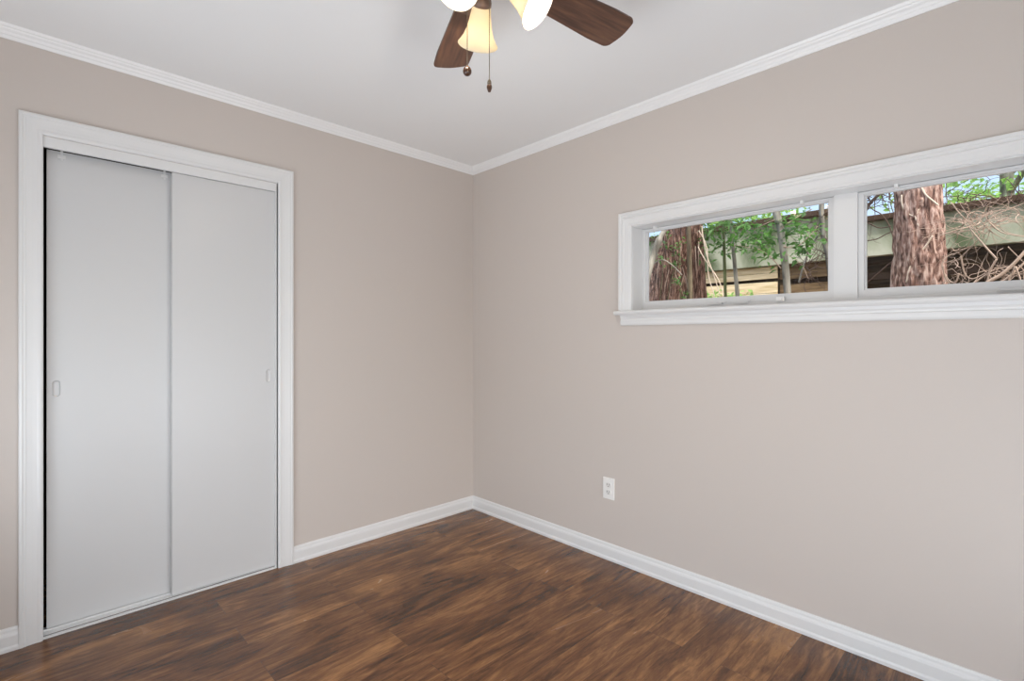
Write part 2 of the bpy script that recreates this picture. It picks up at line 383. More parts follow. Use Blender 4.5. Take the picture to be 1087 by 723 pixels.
# ------------------------------------------------------------------ long window
wn = empty('window_1', (.05,-2.25,WB)); tag(wn, 'long high white framed window with two side by side panes', 'window', kind=S)
pr = [(0,0),(0,.020),(.003,.024),(.014,.024),(.018,.019),(.026,.019),(.030,.022),(.036,.0185),(.050,.017),(.060,.016),(.064,.0135),(.070,.013),(.074,.010),(.074,0)]
YO, YN, ZT = -1.239, -3.267, 1.883
for nm, a, b, inw, ma, mb in (('casing_side', (0,YO,1.362), (0,YO,ZT), (0,-1,0), 0, 1), ('casing_side', (0,YN,1.362), (0,YN,ZT), (0,1,0), 0, 1), ('casing_head', (0,YO,ZT), (0,YN,ZT), (0,0,-1), 1, 1)):
    bm = bmesh.new(); casing_piece(bm, pr, a, b, inw, (-1,0,0), ma, mb); child(nm, bm, 'trim', wn)
bm = bmesh.new(); box(bm, -.002, .150, WF-.002, WF+.010, WB, WT); child('jamb_lining', bm, 'trim', wn)
bm = bmesh.new(); box(bm, -.002, .150, WN-.010, WN+.002, WB, WT); child('jamb_lining', bm, 'trim', wn)
bm = bmesh.new(); box(bm, -.002, .150, WN, WF, WT-.002, WT+.010); child('head_lining', bm, 'trim', wn)
SP = [(-.15,-.022),(.040,-.022),(.046,-.016),(.049,-.010),(.046,-.003),(.040,0),(-.15,0)]
bm = bmesh.new(); along(bm, SP, (0,-1.226,1.361), (0,-3.28,1.361), (-1,0,0)); 
for v in bm.verts:      # horns stop at the wall face
    if v.co.x > 0: v.co.y = max(min(v.co.y, WF-.001), WN+.001)
child('stool', bm, 'trim', wn)
AP = [(0,0),(.010,0),(.014,.004),(.016,.010),(.016,.026),(.012,.030),(.013,.036),(.018,.044),(.020,.056),(0,.056)]
bm = bmesh.new(); along(bm, AP, (0,-1.249,1.283), (0,-3.257,1.283), (-1,0,0)); child('apron', bm, 'trim', wn)
bm = bmesh.new(); box(bm, .088, .150, WN, WF, 1.360, 1.380, bev=.002); child('bottom_rail', bm, 'trim', wn)
child('mullion', B(.088, .150, -2.297, -2.215, 1.378, WT), 'trim', wn)
def sash(ya, yb):      # ya nearer the viewer, yb far
    z0, z1 = 1.379, WT-.004
    s = empty('sash', (0,0,0)); s.parent = wn; s.location = Vector((.11,(ya+yb)/2,z0)) - wn.location
    base = Vector((.11,(ya+yb)/2,z0))
    def c(name, bm, m, par=s, sm=False):
        bmesh.ops.translate(bm, verts=bm.verts[:], vec=-base); return obj(name, bm, m, par, sm)
    w_ = .026; bm = bmesh.new()
    e_ = .020
    for q in ((ya, ya+e_, z0, z1), (yb-e_, yb, z0, z1), (ya+e_, yb-e_, z0, z0+.030), (ya+e_, yb-e_, z1-.010, z1)):
        box(bm, .100, .128, q[0], q[1], q[2], q[3])
    for q in ((ya+e_, ya+w_, z0+.030, z1-.010), (yb-w_, yb-e_, z0+.030, z1-.010), (ya+w_, yb-w_, z0+.030, z0+.036), (ya+w_, yb-w_, z1-.015, z1-.010)):
        box(bm, .110, .126, q[0], q[1], q[2], q[3])
    f = c('sash_frame', bm, 'sash')
    bm = bmesh.new(); v = [bm.verts.new((.118, y, z)) for y, z in ((ya+.022, z0+.033), (yb-.022, z0+.033), (yb-.022, z1-.012), (ya+.022, z1-.012))]; bm.faces.new(v)
    c('pane', bm, 'glass')
    return c
c = sash(-2.2152, -1.3132)
lb = B(.072, .090, -2.030, -1.998, 1.379, 1.398, bev=.002); box(lb, .060, .074, -2.024, -2.006, 1.380, 1.388, bev=.001); c('latch', lb, 'plate')
for y in (-1.72, -1.84): 
    hb = B(.074, .092, y-.035, y+.035, 1.379, 1.386, bev=.001); box(hb, .080, .088, y-.05, y-.02, 1.386, 1.391); c('hinge', hb, 'sash')
for y in (-1.40, -2.10): c('stop_clip', B(.070, .098, y-.006, y+.006, WT-.014, WT-.001, bev=.001), 'plate')
c = sash(-3.1928, -2.2968)
c('hinge', B(.074, .092, -2.78, -2.70, 1.379, 1.386, bev=.001), 'sash')
c('stop_clip', B(.070, .098, -2.43, -2.418, WT-.014, WT-.001, bev=.001), 'plate')
# two unseen windows added behind the camera to go with the fill lamps
def added_window(name, x0, x1, z0, z1, rot, loc, label):
    r = empty(name, loc, rot); tag(r, label, 'window', kind=S)
    hw = (x1-x0)/2; hh = z1-z0; bm = bmesh.new()
    for q in ((-hw,-hw+.05,0,hh),(hw-.05,hw,0,hh),(-hw,hw,0,.05),(-hw,hw,hh-.05,hh),(-.02,.02,.05,hh-.05)): box(bm, q[0], q[1], -.05, -.01, q[2], q[3])
    obj('window_frame', bm, 'trim', r)
    bm = bmesh.new(); 
    for q in ((-hw-.075,-hw,-.03,hh+.075),(hw,hw+.075,-.03,hh+.075),(-hw,hw,hh,hh+.075),(-hw-.09,hw+.09,-.03,0)): box(bm, q[0], q[1], .001, .020, q[2], q[3])
    obj('casing', bm, 'trim', r)
    bm = bmesh.new(); v = [bm.verts.new(p) for p in ((-hw+.05,-.03,.05),(hw-.05,-.03,.05),(hw-.05,-.03,hh-.05),(-hw+.05,-.03,hh-.05))]; bm.faces.new(v)
    obj('pane', bm, 'glass', r)
added_window('added_window_2', BW[0], BW[1], BW[2], BW[3], 0, ((BW[0]+BW[1])/2, Y0, BW[2]), 'added white framed window in the unseen wall behind the viewer')
added_window('added_window_3', SW[0], SW[1], SW[2], SW[3], -PI/2, (X0, (SW[0]+SW[1])/2, SW[2]), 'added white framed window in the unseen side wall')

# ------------------------------------------------------------------ outlet
ot = empty('wall_outlet', (0,-1.166,.389)); tag(ot, 'small white duplex wall outlet low on the beige window wall', 'outlet')
obj('cover_plate', B(-.006, 0, -.036, .036, -.0585, .0585, bev=.0022), 'plate', ot)
for zc in (.0195, -.0195):
    bm = bmesh.new(); n = 24; r0 = []; r1 = []
    for i in range(n):
        a = 2*PI*i/n; y = .0172*math.cos(a); z = max(-.0135, min(.0135, .0175*math.sin(a)))
        r0.append(bm.verts.new((-.0055,y,zc+z))); r1.append(bm.verts.new((-.0082,y*.96,zc+z*.96)))
    for i in range(n): bm.faces.new((r0[i], r0[(i+1)%n], r1[(i+1)%n], r1[i]))
    bm.faces.new(r1); rc = obj('receptacle', bm, 'recept', ot)
    bm = bmesh.new(); box(bm, -.0087, -.0080, .0055, .0080, zc-.002, zc+.007); box(bm, -.0087, -.0080, -.0080, -.0058, zc-.001, zc+.0065)
    lathe(bm, [(.0001,.0087),(.0026,.0087),(.0026,.0080)], 10, Matrix.Translation((0,0,zc-.0080)) @ Matrix.Rotation(-PI/2, 4, 'Y'))
    obj('socket_slots', bm, 'slot', rc)
bm = bmesh.new(); lathe(bm, [(.0001,.0072),(.003,.0070),(.0034,.006)], 14, Matrix.Rotation(-PI/2, 4, 'Y')); obj('screw', bm, 'recept', ot)

# ------------------------------------------------------------------ ceiling fan
FC = Vector((-1.412, -1.747, H)); BZ = -.200    # blades 19.5 cm below the ceiling
fan = empty('ceiling_fan', FC); tag(fan, 'ceiling fan with brown wooden blades, lit frosted shades and pull chains', 'ceiling fan')
def A(phi): return math.radians(phi) - YAW       # angle given from the camera's right towards its front
bm = bmesh.new(); lathe(bm, [(.0001,0),(.078,0),(.080,-.02),(.070,-.045),(.060,-.052),(.0001,-.052)], 40); obj('canopy', bm, 'brown', fan, True)
bm = bmesh.new(); lathe(bm, [(.0001,-.05),(.085,-.052),(.108,-.070),(.115,-.10),(.112,-.135),(.095,-.160),(.075,-.170),(.0001,-.170)], 48); obj('motor_housing', bm, 'brown', fan, True)
bm = bmesh.new(); lathe(bm, [(.0001,-.168),(.060,-.170),(.066,-.185),(.066,-.205),(.056,-.222),(.050,-.245),(.040,-.262),(.0001,-.268)], 40); obj('switch_housing', bm, 'brown', fan, True)
def blade_mesh():
    bm = bmesh.new(); L0, L1 = .150, .536; out = []
    w0, w1 = .047, .066
    # outline, root -> tip -> root, rounded corners, gently bowed tip
    side = []
    nS = 26
    for i in range(nS+1):
        t = i/nS; side.append((L0 + (L1-.028-L0)*t, w0 + (w1-w0)*min(1, t*1.25)))
    for i in range(1, 8):
        a = PI/2*i/8; side.append((L1-.028 + .024*math.sin(a), w1-.024 + .024*math.cos(a)))
    for k in range(6): side.append((L1-.004 + .006*math.sin(PI/2*(k+1)/6), (w1-.024)*(1-(k+1)/6)))
    top = side + [(x, -y) for x, y in side[-2::-1]]
    a = [bm.verts.new((x, y, .003)) for x, y in top]; b = [bm.verts.new((x, y, -.003)) for x, y in top]
    bm.faces.new(a); bm.faces.new(b[::-1]); n = len(top)
    for i in range(n): bm.faces.new((a[i], b[i], b[(i+1)%n], a[(i+1)%n]))
    return bm
def arm_mesh():
    bm = bmesh.new()
    box(bm, .085, .175, -.014, .014, -.002, .004, bev=.002)
    pts = [(.155,-.034),(.200,-.028),(.210,0),(.200,.028),(.155,.034),(.145,0)]
    a = [bm.verts.new((x,y,-.0035)) for x,y in pts]; b = [bm.verts.new((x,y,-.0075)) for x,y in pts]
    bm.faces.new(a); bm.faces.new(b[::-1])
    for i in range(6): bm.faces.new((a[i], b[i], b[(i+1)%6], a[(i+1)%6]))
    return bm
bl0 = obj('blade', blade_mesh(), 'blade'); ar0 = obj('blade_arm', arm_mesh(), 'brown')
for k in range(5):
    o = bl0 if k == 0 else bl0.copy(); q = ar0 if k == 0 else ar0.copy()
    if k: COL.objects.link(o); COL.objects.link(q)
    o.parent = fan; o.location = (0,0,BZ); o.rotation_euler = (math.radians(-11), 0, A(35.4 + 72*k)); o.rotation_mode = 'XYZ'
    q.parent = o
# light kit: three shades. (phi, tilt)
SHP = [(.0245,0),(.0258,.010),(.0285,.026),(.0330,.049),(.0385,.071),(.0460,.090),(.0555,.105),(.0605,.111)]
def shade_bm():
    bm = bmesh.new(); inner = [(r-.0028, z) for r, z in SHP][::-1]; lathe(bm, SHP + [(SHP[-1][0]-.0014, .1122)] + inner, 44); return bm
for phi, tilt, rn, zn in ((102,50,.070,-.255), (-12,47,.062,-.258), (243,42,.070,-.258)):
    a = A(phi); d = Vector((math.cos(a), math.sin(a), 0)); th = math.radians(tilt)
    ax = d*math.sin(th) - Vector((0,0,1))*math.cos(th)
    base = d*rn + Vector((0,0,zn)); mt = Matrix.Translation(base) @ ax.to_track_quat('Z', 'Y').to_matrix().to_4x4()
    bm = bmesh.new(); tube(bm, spline([d*.045+Vector((0,0,-.225)), d*.060+Vector((0,0,-.233)), base-ax*.012]), .009, 12)
    obj('light_arm', bm, 'brown', fan, True)
    h = bmesh.new(); lathe(h, [(.0001,-.020),(.018,-.019),(.024,-.012),(.0275,-.002),(.0275,.008),(.026,.009)], 32, mt)
    obj('shade_holder', h, 'brown', fan, True)
    sb = shade_bm(); bmesh.ops.transform(sb, matrix=mt, verts=sb.verts[:]); sh = obj('lamp_shade', sb, 'shade', fan, True)
    bb = bmesh.new(); lathe(bb, [(.0001,.0),(.011,.002),(.012,.025),(.018,.045),(.022,.060),(.020,.072),(.011,.082),(.0001,.085)], 24, mt)
    obj('bulb', bb, 'bulb', fan, True)
    bl = light('bulb_light', 'POINT', (0,0,0), LAMP_W, LAMP_C, shadow_soft_size=.02); bl.parent = fan; bl.location = base + ax*.096
# pull chains
def rel(lat, dep): return RT*lat + FW*dep + Vector((CAM.x, CAM.y, 0)) - Vector((FC.x, FC.y, 0))
for lat, dep, zend, kind in ((-.1185,1.33,1.925,0), (-.0615,1.364,1.905,1)):
    p = rel(lat, dep); ztop = -.235
    bm = bmesh.new(); ze = zend-H+.015
    tube(bm, [(p.x,p.y,ztop+ (ze-ztop)*i/4) for i in range(5)], .0009, 6)
    z = ztop
    while z > ze:
        bmesh.ops.create_icosphere(bm, subdivisions=1, radius=.0016, matrix=Matrix.Translation((p.x,p.y,z))); z -= .0042
    hx = Vector((p.x,p.y,0)).normalized()*.035
    tube(bm, [(hx.x,hx.y,ztop), (p.x,p.y,ztop)], .0025, 8)
    ch = obj('pull_chain', bm, 'chrome', fan, True)
    bm = bmesh.new(); mt = Matrix.Translation((p.x,p.y,zend-H))
    if kind == 0:
        lathe(bm, [(.0001,.0125),(.003,.0122),(.0075,.0098),(.0108,.0050),(.0115,0),(.0108,-.0050),(.0075,-.0098),(.003,-.0120),(.0001,-.0125)], 24, mt)
        f = obj('fob', bm, 'fob', ch, True)
        bm = bmesh.new(); lathe(bm, [(.0001,.0165),(.0025,.016),(.0038,.012),(.0001,.011)], 12, mt)
        tt = Matrix.Translation((p.x,p.y,zend-H)) @ (-FW*1.0 - Vector((0,0,.3))).to_track_quat('Z','Y').to_matrix().to_4x4()
        for kx in (-1, 1): lathe(bm, [(.0001,.0128),(.0016,.0125),(.0018,.0105)], 8, tt @ Matrix.Translation((kx*.0025, kx*-.0025, 0)))
        obj('fob_stud', bm, 'chrome', f, True)
    else:
        lathe(bm, [(.0001,.004),(.0050,.003),(.0072,-.003),(.0070,-.008),(.0050,-.014),(.0036,-.018),(.0001,-.0185)], 20, mt); f = obj('fob', bm, 'fob', ch, True)
        bm = bmesh.new(); lathe(bm, [(.0001,.016),(.0030,.0145),(.0052,.010),(.0058,.004),(.0001,.0035)], 18, mt); obj('fob_cap', bm, 'chrome', f, True)

# ------------------------------------------------------------------ garden outside the long window
GZ = -.35
tag(obj('ground', B(-14, 30, -22, 24, GZ-.2, GZ), 'ground'), 'leaf littered ground outside the window', 'ground', kind=S)
bm = bmesh.new(); box(bm, X0-T-.02, T+.02, Y0-T-.02, .77, GZ, -.15)
tag(obj('wall_foundation', bm, 'stucco'), 'low foundation wall beneath the room', 'wall', kind=S)

# neighbouring open sided shelter: stained fascia, recess and boards with sun and shade put into their colours
sh = empty('neighbour_shelter', (5.0,-.5,GZ)); tag(sh, 'low open shelter with green stained pale fascia behind the trees', 'shelter')
def sc(name, bm, m): bmesh.ops.translate(bm, verts=bm.verts[:], vec=-sh.location); return obj(name, bm, m, sh)
YA, YM, YB = -7.5, -1.30, 6.5
sc('fascia', B(4.93, 5.05, YA, YM, 2.19, 2.60, bev=.006), 'fascia')
sc('fascia', B(4.90, 5.02, YM, YB, 2.19, 2.75, bev=.006), 'fascia')
sc('roof_edge', B(4.86, 5.10, YA, YM, 2.60, 2.66, bev=.006), 'rusty')
sc('roof_edge', B(4.83, 5.10, YM, YB, 2.75, 2.82, bev=.006), 'rusty')
bm = bmesh.new(); box(bm, 5.10, 7.4, YA, YM, 2.57, 2.63); box(bm, 5.10, 7.4, YM, YB, 2.76, 2.81)
sc('roof', bm, 'rusty')
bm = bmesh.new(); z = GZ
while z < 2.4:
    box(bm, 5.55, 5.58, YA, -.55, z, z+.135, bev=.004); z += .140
sc('plank_wall', bm, 'timber_shaded')
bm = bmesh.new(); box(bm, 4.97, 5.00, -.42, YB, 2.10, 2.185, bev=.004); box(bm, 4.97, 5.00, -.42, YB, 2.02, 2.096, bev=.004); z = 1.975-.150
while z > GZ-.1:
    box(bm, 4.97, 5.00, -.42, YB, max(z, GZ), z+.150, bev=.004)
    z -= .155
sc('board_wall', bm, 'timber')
bm = bmesh.new(); box(bm, 5.02, 5.05, -1.25, -.44, 2.0, 2.185, bev=.004); box(bm, 5.02, 5.05, -1.25, -.44, 1.70, 1.93, bev=.004)
sc('half_shaded_board', bm, 'timber_half_shaded')
for y in (-5.2, -2.9, -1.3, -.43, 2.6): sc('post', B(5.06, 5.16, y-.05, y+.05, GZ, 2.57, bev=.004), 'timber_shaded')
sc('beam', B(5.18, 5.28, YA, -.55, 1.93, 2.02, bev=.004), 'rusty')
sc('back_wall', B(7.3, 7.4, YA, YB, GZ, 2.57), 'timber_shaded')

def trunk_mesh(path, radii, nseg=72, rows=260, amp=.02, stretch=(9,9,1.4), flake=0, seed=0):
    """displaced trunk skin; path: list of points, radii per point"""
    P = [Vector(p) for p in path]; n = len(P)-1; bm = bmesh.new(); rings = []
    sd = Vector((seed*3.1, seed*1.7, seed*.9))
    for r in range(rows+1):
        t = r/rows*n; i = min(int(t), n-1); f = t-i
        c = P[i].lerp(P[i+1], f); R = radii[i]*(1-f) + radii[i+1]*f; ring = []
        for k in range(nseg):
            a = 2*PI*k/nseg; d = Vector((math.cos(a), math.sin(a), 0))
            q = (c + d*R); s = Vector((q.x*stretch[0], q.y*stretch[1], q.z*stretch[2])) + sd
            v = noise.noise(s*1.0) * .6 + (1-abs(noise.noise(s*2.1))*2.2)*.55
            big = noise.noise(Vector((d.x*1.2, d.y*1.2, c.z*1.1)) + sd) * R*.14
            if flake:
                cell = noise.voronoi(Vector((q.x*12, q.y*12, q.z*3.4)) + sd)[0]; v += min(.8, (cell[1]-cell[0])*2.5)*flake
            ring.append(bm.verts.new(c + d*(R + big + v*amp)))
        rings.append(ring)
    for a, b in zip(rings, rings[1:]):
        for k in range(nseg): bm.faces.new((a[k], a[(k+1)%nseg], b[(k+1)%nseg], b[k]))
    bm.faces.new(rings[-1]); return bm
def leaf(bm, p, d, up, L, W):
    d = d.normalized(); s = d.cross(up)
    if s.length < 1e-3: s = Vector((1,0,0))
    s.normalize(); u = s.cross(d)
    a = bm.verts.new(p); t = bm.verts.new(p + d*L - u*L*.12)
    m1 = bm.verts.new(p + d*L*.5); l1 = bm.verts.new(p + d*L*.42 + s*W*.5 + u*W*.16); r1 = bm.verts.new(p + d*L*.42 - s*W*.5 + u*W*.16)
    for f in ((a, l1, m1), (l1, t, m1), (a, m1, r1), (m1, t, r1)): bm.faces.new(f)
def leaves(bm, centres, n, spread, L, W):
    for _ in range(n):
        c = Vector(random.choice(centres)); p = c + Vector([random.gauss(0, s) for s in spread])
        d = Vector((random.gauss(0,1), random.gauss(0,1), random.gauss(-.25,.5)))
        leaf(bm, p, d, Vector((random.gauss(0,.4), random.gauss(0,.4), 1)), L*random.uniform(.6,1.2), W*random.uniform(.7,1.2))
def twigs(bm, root, n, length, r, droop=0, spread=1.0, sub=2, dirv=None):
    for _ in range(n):
        d = Vector((random.gauss(0,spread), random.gauss(0,spread), random.gauss(.2,spread*.7)))
        if dirv is not None: d = d*.55 + Vector(dirv)
        d.normalize(); p = Vector(root) + Vector([random.gauss(0,.04) for _ in range(3)]); pts = [p.copy()]
        for k in range(6):
            d = (d + Vector([random.gauss(0,.28) for _ in range(3)]) + Vector((0,0,-droop))).normalized(); p = p + d*length/6*random.uniform(.7,1.2); pts.append(p.copy())
        tube(bm, spline(pts, 3), [r*(1-.75*i/18) for i in range(19)], 5)
        if sub:
            for q in random.sample(pts[1:], min(sub, 5)): twigs(bm, q, 1, length*.45, r*.6, droop, spread, 0)
def ground_at(p): return Vector((p.x, p.y, GZ))
def tree(name, label, cat, path, radii, m, amp, stretch, group=None, flake=0, seed=0, rows=260, nseg=72):
    base = Vector(path[0]); t = empty(name, base); tag(t, label, cat, group)
    bm = trunk_mesh([Vector(p)-base for p in path], radii, nseg, rows, amp, stretch, flake, seed)
    obj('trunk', bm, m, t, True); return t, base
def tc(name, bm, m, t, base, smooth=True): bmesh.ops.translate(bm, verts=bm.verts[:], vec=-base); return obj(name, bm, m, t, smooth)

# T1: thick shaggy trunk at the left end of the left pane
p0 = at(706, 316, 2.2); p1 = at(722, 246, 2.2)
t1, b1 = tree('shaggy_tree', 'thick trunk with shaggy reddish bark at the left end of the left pane', 'tree',
    [(p0.x-.02, p0.y+.10, GZ), p0, p1, p1 + (p1-p0)*3.2 + Vector((.15,0,.2))], [.30, .185, .150, .10], 'bark_red', .024, (22,22,3.2), seed=1, rows=420, nseg=120)
bm = bmesh.new()
for k in range(5):
    z = random.uniform(2.9, 3.9); pp = p1 + (p1-p0)*((z-p1.z)/(p1.z-p0.z)); a = random.uniform(0, 2*PI)
    tube(bm, spline([pp, pp+Vector((math.cos(a)*.5, math.sin(a)*.5, .35)), pp+Vector((math.cos(a)*1.2, math.sin(a)*1.2, .6))]), [.05-.003*i for i in range(13)], 8)
tc('branch', bm, 'bark_red', t1, b1)
bm = bmesh.new(); leaves(bm, [(p1.x+random.gauss(.2,.8), p1.y+random.gauss(.3,.8), random.uniform(3.6,4.8)) for _ in range(30)], 1500, (.22,.22,.18), .10, .05); tc('foliage', bm, 'leaf', t1, b1, False)
# peeling bark strands and creeping stems on it
bm = bmesh.new()
for _ in range(12):
    x = random.uniform(690, 742); y = random.uniform(250, 300); d = random.uniform(-8, 10)
    tube(bm, spline([at(x, y, 1.98), at(x+d*.5, y+12, 1.96), at(x+d, y+26, 1.99)]), .0035, 5)
tc('bark_strand', bm, 'twig', t1, b1)
# second reddish trunk
q0 = at(739, 316, 2.5); q1 = at(737, 246, 2.5)
t2, b2 = tree('red_bark_tree', 'narrow reddish brown trunk right behind the thick shaggy trunk', 'tree',
    [(q0.x, q0.y, GZ), q0, q1, q1+(q1-q0)*3], [.13, .098, .088, .06], 'bark_red', .013, (16,16,2), seed=2, rows=300)
# slender brown grey stem between them
s0 = at(733, 316, 1.95); s1 = at(731, 246, 1.95)
tree('thin_sapling', 'thin grey brown stem standing against the shaggy trunks', 'sapling', [(s0.x, s0.y, GZ), s0, s1, s1+(s1-s0)*2.5], [.03,.022,.018,.012], 'bark_brown', .003, (6,6,2), seed=3, rows=120, nseg=20)
# T3: plated trunk in the right pane
r0 = at(976, 304, 2.5); r1 = at(974, 205, 2.5)
t3, b3 = tree('plated_bark_tree', 'brown trunk with flaky plated bark in the middle of the right pane', 'tree',
    [(r0.x, r0.y, GZ), r0, r1, r1+(r1-r0)*2.6], [.19, .147, .128, .09], 'bark_plate', .014, (13,13,2.2), flake=1.3, seed=4, rows=420, nseg=120)
bm = bmesh.new(); kp = at(976, 214, 2.39); lathe(bm, [(.0001,.045),(.016,.04),(.03,.024),(.042,.03),(.055,0),(.06,-.03)], 20, Matrix.Translation(kp) @ Vector((-.8,-.4,.1)).to_track_quat('Z','Y').to_matrix().to_4x4()); tc('knot', bm, 'bark_plate', t3, b3)
bm = bmesh.new()
for pts in ([(957,207),(958,218),(963,226),(971,229),(975,222)], [(966,203),(968,216),(971,228),(975,240)], [(977,196),(982,206),(990,213),(996,218)], [(962,300),(966,284),(973,272),(982,262),(990,250)]):
    tube(bm, spline([at(x, y, 2.36) for x, y in pts], 5), .0055, 6)
tc('vine', bm, 'vine', t3, b3)
# slim grey tree, leaning, with leaves
g = [at(836,313,2.1), at(834,285,2.1), at(831,262,2.1), at(828,243,2.1), at(823,222,2.1)]
t4, b4 = tree('slim_grey_tree', 'slim smooth grey trunk leaning left through green leaves in the left pane', 'tree',
    [(g[0].x, g[0].y-.05, GZ)] + g + [g[-1]+(g[-1]-g[-2])*4], [.040,.028,.027,.026,.024,.028,.014], 'bark_grey', .002, (5,5,2), seed=5, rows=160, nseg=24)
bm = bmesh.new()
for pts, r in (([(829,285),(818,273),(806,265),(790,262),(778,260)], .005), ([(828,243),(838,236),(850,228),(862,222)], .006), ([(831,262),(845,262),(858,252),(868,240)], .005),
            ([(826,232),(812,238),(800,244)], .005), ([(832,268),(850,280),(858,296)], .003)):
    sp = spline([at(x, y, 2.08) for x, y in pts]); tube(bm, sp, [r*(1-.5*i/len(sp)) for i in range(len(sp))], 6)
tc('branch', bm, 'twig', t4, b4)
bm = bmesh.new()
C4 = [at(x, y, 2.05+random.uniform(-.12,.2)) for x, y in ((806,246),(812,252),(818,240),(814,262),(800,258),(790,250),(846,232),(840,236),(850,240),(838,246),(856,246),(842,252),(820,256),(808,268),(848,262),(845,270),(786,244),(836,268),(862,256),(868,250))]
leaves(bm, C4, 330, (.05,.06,.045), .075, .034)
tc('foliage', bm, 'leaf', t4, b4, False)
# two young stems
for nm, lb, xb, xt, X, r, mm in (('young_stem', 'thin green stem before the beige boards, left of the thin grey stem', 770, 768, 2.2, .013, 'bark_green'), ('young_stem', 'thin grey stem before the beige boards, right of the green stem', 783, 776, 2.3, .017, 'bark_grey')):
    a = at(xb, 314, X); b = at(xt, 240, X)
    t, bb = tree(nm, lb, 'sapling', [(a.x, a.y, GZ), a, b, b+(b-a)*1.6], [r*1.2, r, r*.85, r*.4], mm, .002, (6,6,2), seed=xb, rows=100, nseg=16)
    bm = bmesh.new(); cs = [at(random.uniform(750,802), random.uniform(226,262), X+random.uniform(-.1,.3)) for _ in range(10)]
    leaves(bm, cs, 190, (.07,.08,.05), .07, .032); tc('foliage', bm, 'leaf', t, bb, False)
# pale bowed canes left of the stems
cn = ground_at(at(756,316,2.0)); t, bb = empty('bare_canes', cn), cn; tag(t, 'pale bare canes crossing the beige boards beside the shaggy trunk', 'shrub')
bm = bmesh.new()
for pts in ([(764,312),(757,290),(750,270),(746,250),(745,240)], [(758,312),(752,292),(750,262),(742,245)], [(768,312),(762,296),(748,275),(741,262)]):
    q = [at(x, y, 1.95) for x, y in pts]; tube(bm, [cn+Vector((random.gauss(0,.03),random.gauss(0,.03),0))] + spline(q), .0042, 6)
tc('stem', bm, 'vine', t, bb)
# diagonal pale dead branch at far left of left pane
dn = ground_at(at(690,316,1.6)); t = empty('leaning_branch', dn); tag(t, 'pale grey branch leaning across the shaggy trunk at the left pane corner', 'branch')
bm = bmesh.new(); tube(bm, [dn]+spline([at(683,318,1.62), at(688,290,1.65), at(694,270,1.7), at(700,254,1.72), at(708,240,1.75), at(716,225,1.78)]), [.03]*20+[.02]*12, 10, rnd=.12)
tube(bm, spline([at(690,288,1.66), at(694,280,1.68), at(704,276,1.72), at(714,282,1.75), at(724,292,1.78)]), .005, 6)
bb = dn; tc('limb', bm, 'bark_grey', t, bb)
# small ivy on the shaggy trunk
iv = ground_at(at(712,316,1.93)); t = empty('climbing_plant', iv); tag(t, 'small green leafy sprigs climbing over the thick shaggy trunk', 'climbing plant')
bm = bmesh.new()
for pts in ([(708,322),(712,300),(716,286),(722,272),(718,262)], [(700,322),(704,280),(702,270)], [(724,322),(722,308),(726,300)]): tube(bm, [iv]+spline([at(x, y, 1.93) for x, y in pts]), .003, 5)
tc('stem', bm, 'bark_green', t, iv)
bm = bmesh.new(); leaves(bm, [at(x, y, 1.91) for x, y in ((700,273),(703,276),(718,270),(722,275),(714,280),(716,298),(719,300),(724,312),(728,314),(714,262),(720,258),(706,252),(692,252),(689,258))], 95, (.02,.03,.022), .050, .026); tc('foliage', bm, 'leaf', t, iv, False)
# brush pile of dry twigs in the right pane
bn = ground_at(at(1060,300,2.0)); t = empty('dry_brush', bn); tag(t, 'tangled dry bare brush in the right pane, right of the plated trunk', 'shrub')
bm = bmesh.new()
main = [([(1028,330),(1045,303),(1062,292),(1076,280),(1092,262),(1110,240)], .013), ([(1035,330),(1050,308),(1068,296),(1082,284),(1098,268)], .009), ([(1020,335),(1030,306),(1046,292),(1060,285),(1078,283)], .006),
    ([(1058,275),(1046,262),(1034,248),(1026,238)], .006), ([(1058,275),(1050,290),(1046,312),(1040,330)], .006), ([(1078,283),(1070,300),(1064,320)], .005), ([(1078,283),(1084,300),(1088,316)], .006),
    ([(1001,282),(1003,294),(1010,306),(1018,330)], .005), ([(1018,290),(1014,300),(1006,296),(1000,282),(1006,272),(1018,268)], .005), ([(1020,272),(1024,290),(1032,296),(1046,290)], .005),
    ([(998,250),(1016,244),(1030,240),(1050,226),(1070,222),(1092,214)], .004), ([(1050,236),(1062,246),(1078,250),(1092,252)], .004), ([(1010,215),(1018,226),(1028,236),(1040,250)], .004), ([(1070,262),(1080,272),(1090,282)], .003)]
for pts, r in main:
    sp = spline([at(x, y, 2.0 + .012*i) for i, (x, y) in enumerate(pts)]); tube(bm, sp, [r*(1-.45*i/len(sp)) for i in range(len(sp))], 7)
for x, y in ((1028,330),(1035,330),(1020,335)):
    q = at(x, y, 2.0); tube(bm, [bn+Vector((random.gauss(0,.05),random.gauss(0,.05),0)), q], .010, 7)
tc('limb', bm, 'twig', t, bn)
bm = bmesh.new()
for x, y, n in ((1030,236,16),(1040,240,14),(1052,238,12),(1018,240,8),(1050,300,10),(1066,292,10),(1030,300,8),(1010,282,6),(1080,236,8),(1012,300,5)):
    twigs(bm, at(x, y, 2.1+random.uniform(-.05,.2)), n, .28, .0028, droop=.03, spread=1, sub=1)
tc('twig', bm, 'twig', t, bn)
